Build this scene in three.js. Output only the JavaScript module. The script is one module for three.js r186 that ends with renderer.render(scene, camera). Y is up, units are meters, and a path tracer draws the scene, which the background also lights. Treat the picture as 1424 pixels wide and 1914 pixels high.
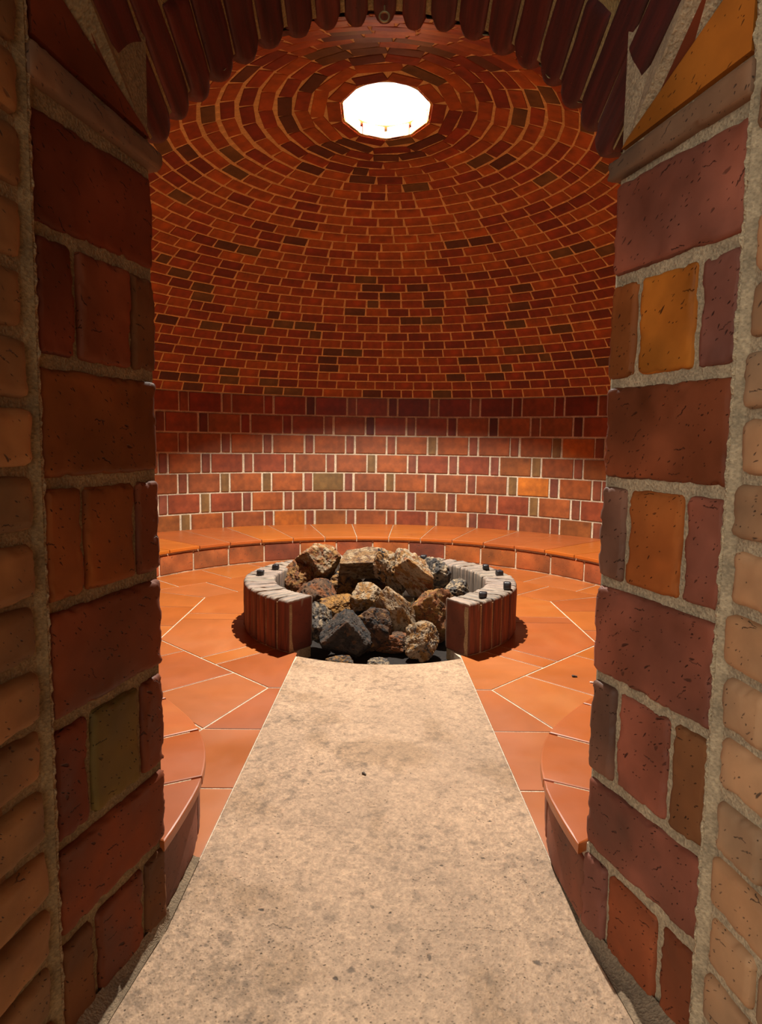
import * as THREE from 'three';
import { mergeGeometries } from 'three/addons/utils/BufferGeometryUtils.js';
import { ConvexGeometry } from 'three/addons/geometries/ConvexGeometry.js';
import { ImprovedNoise } from 'three/addons/math/ImprovedNoise.js';

// ------------------------------------------------------------------ camera, sky, lamp, exposure
const scene = new THREE.Scene();
const renderer = new THREE.WebGLRenderer({ antialias: true });
renderer.toneMapping = THREE.LinearToneMapping;
renderer.toneMappingExposure = 1.0;
renderer.shadowMap.enabled = true;
const camera = new THREE.PerspectiveCamera(74.56, 1424 / 1914, 0.02, 60);
camera.position.set(0, 1.1232, 4.406);
camera.rotation.order = 'YXZ';
camera.rotation.set(-0.1045, -0.0108, 0.0142);
camera.updateMatrixWorld(true);
scene.background = new THREE.Color().setRGB(1.0, 0.97, 0.9);   // bright overcast sky over the open-air yard and the oculus
scene.backgroundIntensity = 1.8;
const LAMP = { at: [0.045, 3.393, 0.05], power: 101, color: [1.0, 0.93, 0.82], radius: 0.025 };

// ------------------------------------------------------------------ small helpers
let seed = 7;
const rnd = () => { seed = (seed * 1664525 + 1013904223) % 4294967296; return seed / 4294967296; };
const rr = (a, b) => a + (b - a) * rnd();
const pick = (list) => list[Math.floor(rnd() * list.length)];
const V3 = (x, y, z) => new THREE.Vector3(x, y, z);
const clamp = (x, a, b) => Math.min(b, Math.max(a, x));
const mix = (a, b, t) => a + (b - a) * t;
const smooth = (a, b, x) => { const t = clamp((x - a) / (b - a), 0, 1); return t * t * (3 - 2 * t); };
const noiser = new ImprovedNoise();
const n3 = (x, y, z) => noiser.noise(x, y, z);
const fbm = (x, y, z, o = 4) => { let s = 0, a = 0.5, f = 1; for (let i = 0; i < o; i++) { s += a * n3(x * f, y * f, z * f); a *= 0.5; f *= 2.03; } return s; };
const usedNames = new Map();
function numbered(name) { const k = usedNames.get(name) || 0; usedNames.set(name, k + 1); return k ? name + '_' + String(k).padStart(3, '0') : name; }
function shade(o) { o.castShadow = true; o.receiveShadow = true; return o; }
function mesh(name, geometry, material, parent) {
  const o = shade(new THREE.Mesh(geometry, material));
  o.name = numbered(name); parent.add(o); return o;
}
function tag(o, label, category, group, kind) {
  if (label) o.userData.label = label;
  if (category) o.userData.category = category;
  if (group) o.userData.group = group;
  if (kind) o.userData.kind = kind;
  return o;
}
function group(name, pos = [0, 0, 0]) { const g = new THREE.Group(); g.name = numbered(name); g.position.set(...pos); scene.add(g); return g; }

// normals shared by every corner at one position
function smoothNormals(g) {
  const p = g.attributes.position, idx = g.index ? g.index.array : null, n = idx ? idx.length : p.count;
  const key = (i) => Math.round(p.getX(i) * 2e4) + ',' + Math.round(p.getY(i) * 2e4) + ',' + Math.round(p.getZ(i) * 2e4);
  const keys = new Array(p.count), acc = new Map();
  for (let i = 0; i < p.count; i++) { keys[i] = key(i); if (!acc.has(keys[i])) acc.set(keys[i], V3(0, 0, 0)); }
  const a = V3(), b = V3(), c = V3();
  for (let i = 0; i < n; i += 3) {
    const i0 = idx ? idx[i] : i, i1 = idx ? idx[i + 1] : i + 1, i2 = idx ? idx[i + 2] : i + 2;
    a.fromBufferAttribute(p, i0); b.fromBufferAttribute(p, i1); c.fromBufferAttribute(p, i2);
    b.sub(a); c.sub(a); b.cross(c);
    acc.get(keys[i0]).add(b); acc.get(keys[i1]).add(b); acc.get(keys[i2]).add(b);
  }
  const out = new Float32Array(p.count * 3);
  for (let i = 0; i < p.count; i++) { const v = a.copy(acc.get(keys[i])).normalize(); out[3 * i] = v.x; out[3 * i + 1] = v.y; out[3 * i + 2] = v.z; }
  g.setAttribute('normal', new THREE.BufferAttribute(out, 3));
  return g;
}
// uv in metres, by the axis that each corner's face looks along
function boxUV(g, ou = 0, ov = 0, k = 1) {
  const p = g.attributes.position, n = g.attributes.normal, uv = new Float32Array(p.count * 2);
  for (let i = 0; i < p.count; i++) {
    const ax = Math.abs(n.getX(i)), ay = Math.abs(n.getY(i)), az = Math.abs(n.getZ(i));
    let u, v;
    if (az >= ax && az >= ay) { u = p.getX(i); v = p.getY(i); } else if (ax >= ay) { u = p.getZ(i); v = p.getY(i); } else { u = p.getX(i); v = p.getZ(i); }
    uv[2 * i] = u * k + ou; uv[2 * i + 1] = v * k + ov;
  }
  g.setAttribute('uv', new THREE.BufferAttribute(uv, 2));
  return g;
}
// a brick: box w x h x d with rounded edges of radius r, a grid of nx x ny x nz per face, worn edges, uv in metres; map() may bend it
function brick(w, h, d, o = {}) {
  const { r = 0.004, nx = 3, ny = 3, nz = 3, rough = 0, chip = 0, freq = 14, ou = rnd() * 3, ov = rnd() * 3, map = null, sd = rnd() * 50 } = o;
  const g = new THREE.BoxGeometry(2, 2, 2, nx, ny, nz), p = g.attributes.position;
  const H = [w / 2, h / 2, d / 2], N = [nx, ny, nz], R = [Math.min(r, w * 0.45), Math.min(r, h * 0.45), Math.min(r, d * 0.45)];
  const rm = Math.min(...R);
  const uv = new Float32Array(p.count * 2), nn = g.attributes.normal;
  for (let i = 0; i < p.count; i++) {
    const q = [0, 0, 0], c = [0, 0, 0];
    for (let a = 0; a < 3; a++) {
      const t = p.getComponent(i, a), n = N[a], k = Math.round((t + 1) / 2 * n);
      let x = n < 3 ? t * H[a] : k === 0 ? -H[a] : k === n ? H[a] : mix(-(H[a] - rm), H[a] - rm, (k - 1) / (n - 2));
      q[a] = x; c[a] = clamp(x, -(H[a] - rm), H[a] - rm);
    }
    const az = Math.abs(nn.getZ(i)), ax = Math.abs(nn.getX(i));
    const u = az > 0.5 ? q[0] : ax > 0.5 ? q[2] : q[0], v = az > 0.5 ? q[1] : ax > 0.5 ? q[1] : q[2];
    uv[2 * i] = u + ou; uv[2 * i + 1] = v + ov;
    let dx = q[0] - c[0], dy = q[1] - c[1], dz = q[2] - c[2];
    const l = Math.hypot(dx, dy, dz);
    let x = q[0], y = q[1], z = q[2];
    if (l > 1e-9) { x = c[0] + dx / l * rm; y = c[1] + dy / l * rm; z = c[2] + dz / l * rm; }
    if (rough || chip) {
      const e = [H[0] - Math.abs(q[0]), H[1] - Math.abs(q[1]), H[2] - Math.abs(q[2])].sort((m, n) => m - n);
      const edge = Math.exp(-e[1] / 0.012);                      // close to an edge of the box
      const f = fbm(x * freq + sd, y * freq - sd, z * freq + 3 * sd, 3);
      const ch = Math.max(0, fbm(x * 33 - sd, y * 33 + sd, z * 33, 3) + 0.05) * edge;
      const L = Math.hypot(x / H[0], y / H[1], z / H[2]) || 1;
      const k = rough * f;
      const ox = nn.getX(i), oy = nn.getY(i), oz = nn.getZ(i);
      // the same push for corners that share a place: along the direction from the inner box when on an edge, else the face normal
      const px = l > 1e-9 ? dx / l : ox, py = l > 1e-9 ? dy / l : oy, pz = l > 1e-9 ? dz / l : oz;
      x += px * (k - ch * chip); y += py * (k - ch * chip); z += pz * (k - ch * chip);
    }
    p.setXYZ(i, x, y, z);
  }
  g.setAttribute('uv', new THREE.BufferAttribute(uv, 2));
  if (map) for (let i = 0; i < p.count; i++) { const v = map(p.getX(i), p.getY(i), p.getZ(i)); p.setXYZ(i, v.x, v.y, v.z); }
  return smoothNormals(g);
}
function paint(g, c) {
  const n = g.attributes.position.count, a = new Float32Array(n * 3);
  for (let i = 0; i < n; i++) { a[3 * i] = c[0]; a[3 * i + 1] = c[1]; a[3 * i + 2] = c[2]; }
  g.setAttribute('color', new THREE.BufferAttribute(a, 3));
  return g;
}
// flat slab from a convex or gently curved outline in plan (x, z), its upper edge rounded
function plate(pts, y0, y1, inset, bevel = 0.003) {
  let area = 0;
  for (let i = 0; i < pts.length; i++) { const a = pts[i], b = pts[(i + 1) % pts.length]; area += a[0] * b[1] - b[0] * a[1]; }
  const q = area > 0 ? pts : pts.slice().reverse();
  const off = [];
  const k = inset + bevel, n = q.length;
  for (let i = 0; i < n; i++) {
    const a = q[(i + n - 1) % n], b = q[i], c = q[(i + 1) % n];
    let d1 = [b[0] - a[0], b[1] - a[1]], d2 = [c[0] - b[0], c[1] - b[1]];
    const l1 = Math.hypot(...d1) || 1e-9, l2 = Math.hypot(...d2) || 1e-9;
    d1 = [d1[0] / l1, d1[1] / l1]; d2 = [d2[0] / l2, d2[1] / l2];
    const m1 = [-d1[1], d1[0]], m2 = [-d2[1], d2[0]];
    const s = [m1[0] + m2[0], m1[1] + m2[1]], den = Math.max(0.35, 1 + m1[0] * m2[0] + m1[1] * m2[1]);
    off.push(new THREE.Vector2(b[0] + s[0] / den * k, -(b[1] + s[1] / den * k)));
  }
  const g = new THREE.ExtrudeGeometry(new THREE.Shape(off), { depth: y1 - y0 - 2 * bevel, bevelEnabled: true, bevelThickness: bevel, bevelSize: bevel, bevelSegments: 2 });
  g.rotateX(-Math.PI / 2); g.translate(0, y0 + bevel, 0);
  return g;
}
function grid(nu, nv, f, keep) {               // a sheet of nu x nv cells
  const pos = [], uv = [], idx = [];
  for (let j = 0; j <= nv; j++) for (let i = 0; i <= nu; i++) { const v = f(i / nu, j / nv); pos.push(v[0], v[1], v[2]); uv.push(v[3] ?? 0, v[4] ?? 0); }
  for (let j = 0; j < nv; j++) for (let i = 0; i < nu; i++) {
    if (keep && !keep((i + 0.5) / nu, (j + 0.5) / nv)) continue;
    const a = j * (nu + 1) + i; idx.push(a, a + 1, a + nu + 2, a, a + nu + 2, a + nu + 1);
  }
  const g = new THREE.BufferGeometry();
  g.setAttribute('position', new THREE.Float32BufferAttribute(pos, 3)); g.setAttribute('uv', new THREE.Float32BufferAttribute(uv, 2)); g.setIndex(idx);
  g.computeVertexNormals(); return g;
}
const plain = (g) => { const h = g.index ? g.toNonIndexed() : g; for (const k of Object.keys(h.attributes)) if (!['position', 'normal', 'uv', 'color'].includes(k)) h.deleteAttribute(k); return h; };
const place = (x, y, z, ry = 0, rx = 0, rz = 0) => new THREE.Matrix4().compose(V3(x, y, z), new THREE.Quaternion().setFromEuler(new THREE.Euler(rx, ry, rz, 'YXZ')), V3(1, 1, 1));
const frame = (o, ex, ey, ez) => new THREE.Matrix4().makeBasis(ex, ey, ez).setPosition(o);

// pieces of one kind: the 300 that show largest are parts, the rest one part of stuff
const frustumProbe = new THREE.Matrix4();
function showScore(m, area) {
  frustumProbe.multiplyMatrices(camera.projectionMatrix, camera.matrixWorldInverse);
  const c = V3().setFromMatrixPosition(m), d = c.distanceTo(camera.position), v = c.clone().applyMatrix4(frustumProbe);
  if (v.z > 1 || Math.abs(v.x) > 0.62 || Math.abs(v.y) > 1.02) return area / (d * d) * 1e-3;
  const nrm = V3().setFromMatrixColumn(m, 2).normalize(), toCam = camera.position.clone().sub(c).normalize();
  return area / (d * d) * Math.abs(nrm.dot(toCam));
}
function addPieces(parent, name, restName, items, white, most = 300) {
  items.sort((a, b) => b.score - a.score);
  for (const it of items.slice(0, most)) { const o = mesh(name, it.geo, it.mat, parent); o.applyMatrix4(it.m); }
  const rest = items.slice(most);
  if (!rest.length) return;
  const list = rest.map((it) => { const g = plain(it.geo.clone()).applyMatrix4(it.m); return paint(g, it.rgb); });
  tag(mesh(restName, mergeGeometries(list), white, parent), null, null, null, 'stuff');
}

// ------------------------------------------------------------------ textures (colour, grain, fine relief, a little tile sheen)
function tileNoise(n, sd) {                     // smooth noise that repeats after n cells
  const a = new Float32Array(n * n); let s = sd * 7919 + 13;
  for (let i = 0; i < a.length; i++) { s = (s * 1664525 + 1013904223) % 4294967296; a[i] = s / 4294967296; }
  return (u, v) => {
    const x = u * n, y = v * n, xi = Math.floor(x), yi = Math.floor(y), fx = x - xi, fy = y - yi;
    const sx = fx * fx * (3 - 2 * fx), sy = fy * fy * (3 - 2 * fy), at = (i, j) => a[((j % n + n) % n) * n + ((i % n + n) % n)];
    return mix(mix(at(xi, yi), at(xi + 1, yi), sx), mix(at(xi, yi + 1), at(xi + 1, yi + 1), sx), sy);
  };
}
function layers(base, count, sd, gain = 0.55) {
  const f = []; for (let i = 0; i < count; i++) f.push(tileNoise(base << i, sd + i * 31));
  let tot = 0; for (let i = 0; i < count; i++) tot += gain ** i;
  return (u, v) => { let s = 0; for (let i = 0; i < count; i++) s += f[i](u, v) * gain ** i; return s / tot; };
}
function texture(w, h, f, srgb, rep = 1, repV = rep) {
  const data = new Uint8Array(w * h * 4);
  for (let y = 0; y < h; y++) for (let x = 0; x < w; x++) {
    const c = f((x + 0.5) / w, (y + 0.5) / h, x, y), i = 4 * (y * w + x);
    if (typeof c === 'number') data[i] = data[i + 1] = data[i + 2] = clamp(c, 0, 1) * 255; else for (let k = 0; k < 3; k++) data[i + k] = clamp(c[k], 0, 1) * 255;
    data[i + 3] = 255;
  }
  const t = new THREE.DataTexture(data, w, h, THREE.RGBAFormat);
  t.wrapS = t.wrapT = THREE.RepeatWrapping; t.magFilter = THREE.LinearFilter; t.minFilter = THREE.LinearMipmapLinearFilter; t.generateMipmaps = true;
  t.repeat.set(rep, repV);
  if (srgb) t.colorSpace = THREE.SRGBColorSpace;
  t.needsUpdate = true; return t;
}
// depth field of small tears and pits, repeating
function pits(w, h, list) {
  const a = new Float32Array(w * h);
  for (const [cx, cy, rx, ry, ang, depth] of list) {
    const c = Math.cos(ang), s = Math.sin(ang), R = Math.ceil(Math.max(rx, ry) * 1.3);
    const k1 = rnd() * 9;
    for (let y = -R; y <= R; y++) for (let x = -R; x <= R; x++) {
      const u = (x * c + y * s) / rx, v = (-x * s + y * c) / ry, th = Math.atan2(v, u), q = Math.sqrt(u * u + v * v) * (1 + 0.16 * Math.sin(2 * th + k1) + 0.12 * Math.sin(3 * th + 2.3 * k1) + 0.07 * Math.sin(7 * th - k1));
      if (q > 1) continue;
      const i = (((Math.round(cy) + y) % h + h) % h) * w + (((Math.round(cx) + x) % w + w) % w);
      a[i] = Math.max(a[i], depth * Math.min(1, 2.2 * (1 - q)));
    }
  }
  return a;
}
// hand-made glazed and unglazed brick
const TB = 512;
const bk = layers(8, 6, 3), bk2 = layers(4, 3, 41);
const brickTone = texture(TB, TB, (u, v) => { const g = 0.80 + 0.20 * (bk(u, v) - 0.5) * 2 + 0.14 * (bk2(u, v) - 0.5) * 2; return [g + 0.03, g, g - 0.01]; }, true, 2.2);
const brickBump = texture(TB, TB, (u, v) => bk(u, v), false, 2.2);
// jamb bricks: torn, pitted faces
const TJ = 1024, jl = [];
for (let i = 0; i < 620; i++) { const s = rnd() < 0.04 ? rr(4, 8) : rr(1.1, 3.2); jl.push([rr(0, TJ), rr(0, TJ), s * rr(1, 3.2), s * rr(0.5, 0.9), rr(0.25, 1.0), rr(0.45, 1)]); }
for (let i = 0; i < 26; i++) { const s = rr(1.2, 2.2); let x = rr(0, TJ), y = rr(0, TJ), an = rr(0, 1.0); const a1 = an; for (let k = 0; k < 8; k++) { jl.push([x, y, s * 2.6, s * rr(0.5, 1.3), an, rr(0.5, 0.95)]); an = a1 + rr(-0.55, 0.55); x += Math.cos(an) * 6; y += Math.sin(an) * 6; } }
const jp = pits(TJ, TJ, jl), ja = layers(6, 6, 77, 0.6), jb = layers(3, 4, 99);
const jambTone = texture(TJ, TJ, (u, v, x, y) => {
  const p = jp[y * TJ + x], g = 0.78 + 0.26 * (ja(u, v) - 0.5) + 0.5 * (jb(u, v) - 0.5), k = 1 - 0.52 * p, o = 0.10 * (jb(v, u) - 0.5);
  return [(g + o) * k, g * k, (g - o) * k];
}, true, 1.6);
const jambBump = texture(TJ, TJ, (u, v, x, y) => 0.6 + 0.3 * (ja(u, v) - 0.5) - 0.6 * jp[y * TJ + x], false, 1.6);
const jambGloss = texture(256, 256, (u, v) => 0.55 + 0.5 * (jb(u, v) - 0.5) + 0.25 * (ja(u, v) - 0.5), false, 1.6);
// floor and seat tiles: cloudy fired clay, its pale patches painting in some sheen
const fa = layers(3, 5, 11), fb2 = layers(2, 3, 57), fc = layers(5, 4, 83);
const tileTone = texture(1024, 512, (u, v) => {
  const wob = 0.06 * (fb2(u, v) - 0.5), c = fa(u, v * 1 + wob), s = fc((u * 1), v) - 0.5, pale = smooth(0.56, 0.72, fb2(u + wob, v));
  const g = 0.82 + 0.13 * (c - 0.5) + 0.07 * s;
  return [g + 0.02 * pale, g * (0.97 + 0.07 * pale), g * (0.93 + 0.14 * pale)];
}, true, 0.9, 1.5);
const tileGloss = texture(512, 512, (u, v) => 0.42 + 0.34 * (fa(u, v) - 0.5), false, 1.1);
const tileBump = texture(512, 512, (u, v) => fa(u, v), false, 1.2);
// sand mortar
const ma = layers(64, 3, 21), mb = layers(6, 4, 23);
const mortarTone = texture(512, 512, (u, v) => { const g = 0.80 + 0.35 * (ma(u, v) - 0.5) + 0.22 * (mb(u, v) - 0.5); return [g, g * 0.985, g * 0.96]; }, true, 4);
const mortarBump = texture(512, 512, (u, v) => 0.5 + (ma(u, v) - 0.5) + 0.5 * (mb(u, v) - 0.5), false, 4);
// the concrete walk: 1.1 m x 2.6 m without a repeat. u runs across, v from the pit (1) towards the entrance (0)
const CW = 1024, CH = 2048, cl = [];
for (let i = 0; i < 900; i++) { const y = CH * (1 - Math.pow(rnd(), 0.55)) ; const s = rnd() < 0.03 ? rr(2.6, 4.6) : rr(0.8, 1.9); cl.push([rr(0, CW), y, s * rr(1, 2), s, rr(-0.4, 0.4), rr(0.3, 0.9)]); }
const crack = [];
{ let y = 430; for (let x = 20; x < CW - 30; x += 3) { y += rr(-3.2, 3.0) + 0.25 * Math.sin(x / 60); if (n3(x / 120, 4.2, 1.1) > -0.12) crack.push([x, y, 3.2, rr(0.6, 1.9), rr(-0.6, 0.6), rr(0.15, 0.6) * smooth(-0.12, 0.3, n3(x / 120, 4.2, 1.1))]); } }
{ let y = 760; for (let x = 180; x < 420; x += 4) { y += rr(-2, 2.4); crack.push([x, y, 3, 1, rr(-0.4, 0.4), 0.25]); } }
const blots = [];
for (let i = 0; i < 6; i++) blots.push([rr(0, CW), rr(0, 560), rr(5, 10), rr(4, 8), rr(0, 3), rr(0.4, 0.8)]);
for (let i = 0; i < 5200; i++) { const y = rr(0, 900), x = rr(0, CW); if (y > 300 + 500 * (0.5 + n3(x / 160, y / 200, 7))) continue; const q = rr(0.9, 2.2); cl.push([x, y, q * rr(1, 1.8), q, rr(-0.4, 0.4), rr(0.12, 0.5)]); }
const cp = pits(CW, CH, cl.concat(crack, blots));
const ca = layers(128, 3, 61, 0.8), cb = layers(5, 5, 63), cc = layers(3, 3, 65), cd = layers(40, 3, 67);
const concreteTone = texture(CW, CH, (u, v, x, y) => {
  const w = 0.6 + 0.4 * smooth(0.2, 0.8, cc(u, v * 2));            // how strongly the sand shows: worn patches
  const g = 0.82 + 0.42 * (ca(u, v * 2) - 0.5) * w + 0.18 * (cb(u, v * 2) - 0.5) + 0.10 * (cd(u, v * 2) - 0.5);
  const soil = smooth(0.50, 0.70, cb(u * 1 + 0.3, v * 2 + 0.7));   // patches of ground-in soil
  const dirt = smooth(0.05, 0.45, fbm(u * 26, v * 60, 3.3, 5)) * w;   // trodden-in sand, fine grained
  const k = (1 - 0.62 * cp[y * CW + x]) * (1 - 0.10 * soil) * (1 - 0.22 * dirt);
  return [g * k, g * k * (0.985 - 0.02 * soil), g * k * (0.96 - 0.06 * soil)];
}, true, 1 / 1.1, 1 / 2.6);
const concreteBump = texture(CW, CH, (u, v, x, y) => 0.55 + 0.7 * (ca(u, v * 2) - 0.5) - 0.5 * cp[y * CW + x], false, 1 / 1.1, 1 / 2.6);
// lava grain
const la = layers(24, 5, 31, 0.75), lp = []; for (let i = 0; i < 420; i++) { const s = rr(1.5, 5); lp.push([rr(0, 512), rr(0, 512), s * rr(1, 1.7), s, rr(0, 3), rr(0.5, 1)]); }
const lpit = pits(512, 512, lp);
const lavaTone = texture(512, 512, (u, v, x, y) => (0.82 + 0.5 * (la(u, v) - 0.5)) * (1 - 0.6 * lpit[y * 512 + x]), true, 1);
const lavaBump = texture(512, 512, (u, v, x, y) => 0.6 + 0.5 * (la(u, v) - 0.5) - 0.55 * lpit[y * 512 + x], false, 1);

const std = (rgb, o = {}) => { const m = new THREE.MeshStandardMaterial({ roughness: 0.8, ...o }); m.color.setRGB(...rgb); return m; };
const mortarPale = std([0.80, 0.66, 0.49], { map: mortarTone, bumpMap: mortarBump, bumpScale: 0.0015, roughness: 0.95 });
const mortarLeftShade = std([0.34, 0.235, 0.11], { map: mortarTone, bumpMap: mortarBump, bumpScale: 0.003, roughness: 0.95 });  // darker copy of the jamb mortar, the left side's shade put into its colour
const mortarJamb = std([0.52, 0.40, 0.25], { map: mortarTone, bumpMap: mortarBump, bumpScale: 0.003, roughness: 0.95 });
const brickFinish = { map: brickTone, bumpMap: brickBump, bumpScale: 0.0012, roughness: 0.62 };
const white = std([1, 1, 1], { ...brickFinish, vertexColors: true });
const finishOf = (c, finish) => { const rgb = c.map((x) => x * 0.92); return { rgb, mat: std(rgb, finish) }; };

// ------------------------------------------------------------------ the round room
const R_WALL = 2.988, Y_SEAT = 0.2125, Y_SPRING = 1.5925, MODULE = 0.2032;
// meridian of the dome: radius and height, the springing first
const PROFILE = [[2.988, 1.5925], [2.87, 1.76], [2.74, 1.92], [2.6, 2.07], [2.45, 2.22], [2.3, 2.35], [2.13, 2.48], [1.96, 2.59], [1.78, 2.69], [1.6, 2.785], [1.41, 2.87], [1.22, 2.95], [1.03, 3.015], [0.83, 3.07], [0.63, 3.105], [0.44, 3.12], [0.31, 3.125]];
const meridian = new THREE.CatmullRomCurve3(PROFILE.map(([r, y]) => V3(r, y, 0)), false, 'centripetal');
meridian.arcLengthDivisions = 600;
const DOME_LENGTH = meridian.getLength();
const OCULUS = [0.045, 0.05];
function domeAt(s) {                              // s: metres up from the springing -> r, y, tilt, centre
  const t = clamp(s / DOME_LENGTH, 0, 1), p = meridian.getPointAt(t), q = meridian.getTangentAt(t);
  const k = smooth(0.6, 1, t);
  const e = smooth(0.72, 1, t);
  return { r: p.x, y: p.y, tr: q.x, ty: q.y, cx: OCULUS[0] * k, cz: OCULUS[1] * k, ex: mix(1, 0.88, e), ez: mix(1, 1.13, e) };
}
// inner edge of the entrance vault where it meets the dome: x, y, z, left to right, and its rise per metre towards the entrance
const VAULT = [[-0.500, 1.779, 2.812], [-0.474, 1.862, 2.748], [-0.446, 1.938, 2.69], [-0.415, 2.016, 2.62], [-0.371, 2.102, 2.538], [-0.316, 2.176, 2.474], [-0.254, 2.245, 2.408], [-0.184, 2.306, 2.34], [-0.108, 2.348, 2.298], [-0.028, 2.368, 2.276], [0.055, 2.369, 2.274], [0.138, 2.352, 2.29], [0.218, 2.313, 2.332], [0.291, 2.253, 2.394], [0.354, 2.183, 2.46], [0.406, 2.103, 2.536], [0.449, 2.024, 2.604], [0.482, 1.944, 2.674], [0.507, 1.862, 2.740], [0.521, 1.777, 2.808]];
const RISE = (x) => 0.30 + 0.06 * Math.sin((x + 0.5) * 2.6);
function vaultZ(x) { for (let i = 0; i < VAULT.length - 1; i++) if (x >= VAULT[i][0] && x <= VAULT[i + 1][0]) return mix(VAULT[i][2], VAULT[i + 1][2], (x - VAULT[i][0]) / (VAULT[i + 1][0] - VAULT[i][0])); return 9; }
const inVault = (x, z, slack) => z > 0 && z > vaultZ(x) + slack;

{ // the drum wall: a mortar shell with glazed bricks, a stretcher and a slim header by turns
  const wall = group('wall_round');
  tag(wall, 'curved wall of glazed red brick above the bench, wide bricks and slim ones by turns', 'wall', null, 'structure');
  const gap = 0.168;                               // half of the door's angle at the wall
  const shell = (r, flip) => grid(200, 6, (u, v) => { const gp = flip ? gap : 0.26, a = gp + (2 * Math.PI - 2 * gp) * (flip ? 1 - u : u); return [r * Math.sin(a), mix(-0.1, 1.60, v), r * Math.cos(a), a * r, v * 1.7]; });
  mesh('mortar_shell', mergeGeometries([shell(R_WALL + 0.010, true), shell(R_WALL + 0.22, false)]), mortarPale, wall);
  const tones = [[0.33, 0.090, 0.018], [0.30, 0.082, 0.019], [0.28, 0.078, 0.020], [0.35, 0.094, 0.017], [0.27, 0.056, 0.016], [0.27, 0.085, 0.016], [0.54, 0.165, 0.012], [0.46, 0.13, 0.012], [0.20, 0.115, 0.03]].map((c) => finishOf(c, { ...brickFinish, roughness: 0.5 }));
  const slim = [[0.25, 0.070, 0.030], [0.23, 0.066, 0.032], [0.22, 0.060, 0.030], [0.29, 0.074, 0.024], [0.25, 0.065, 0.026], [0.22, 0.12, 0.035], [0.24, 0.068, 0.028]].map((c) => finishOf(c, { ...brickFinish, roughness: 0.5 }));
  const dark = [[0.17, 0.022, 0.010], [0.23, 0.030, 0.012], [0.11, 0.014, 0.010], [0.28, 0.040, 0.012]].map((c) => finishOf(c, { ...brickFinish, roughness: 0.5 }));  // for the top rows: the shade under the dome put into colour
  const J = 0.019, hh = MODULE - J, periods = 42, pa = 2 * Math.PI / periods, wl = pa * R_WALL, wide = wl * 0.775 - J, thin = wl * 0.225 - J;
  const bend = (x, y, z) => V3((R_WALL - z) * Math.sin(x / R_WALL), y, R_WALL - (R_WALL - z) * Math.cos(x / R_WALL));
  const gWide = [], gThin = [];
  for (let i = 0; i < 6; i++) { gWide.push(brick(wide, hh, 0.05, { nx: 7, rough: 0.001, r: 0.004, map: bend })); gThin.push(brick(thin, hh, 0.05, { r: 0.004, rough: 0.001 })); }
  const items = [];
  for (let row = 0; row < 7; row++) {
    const y = Y_SPRING - MODULE * (6 - row) - MODULE / 2;
    for (let k = 0; k < periods; k++) for (const head of [0, 1]) {
      const a0 = (k + (row % 2) * 0.5) * pa + 0.014 + (row * 7 % 3 - 1) * 0.004;
      const a = a0 + (head ? pa * (0.775 / 2 + 0.225 / 2) : 0) + rr(-0.0012, 0.0012);
      let d = Math.atan2(Math.sin(a), Math.cos(a));
      if (Math.abs(d) < gap + (head ? 0.02 : 0.055)) continue;
      const upper = row >= 5, t = head ? (row === 6 ? (rnd() < 0.75 ? pick(dark) : pick(slim)) : row === 5 && rnd() < 0.5 ? pick(dark) : pick(slim)) : row === 6 ? (rnd() < 0.6 ? pick(dark) : tones[4]) : row === 5 ? (rnd() < 0.4 ? tones[4] : pick(tones.slice(0, 3))) : rnd() < 0.17 ? pick(tones.slice(6)) : pick(tones.slice(0, 6));  // upper rows take darker tones to paint in the shade there
      const m = place((R_WALL - 0.004) * Math.sin(a), y + rr(-0.001, 0.001), (R_WALL - 0.004) * Math.cos(a), a + Math.PI);
      const inward = new THREE.Matrix4().makeTranslation(0, 0, -0.025 + rr(-0.001, 0.001));
      const mm = m.clone().multiply(inward);
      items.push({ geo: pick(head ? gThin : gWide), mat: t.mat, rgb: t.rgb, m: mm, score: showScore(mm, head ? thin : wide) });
    }
  }
  addPieces(wall, 'brick', 'brickwork', items, white);
}

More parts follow.
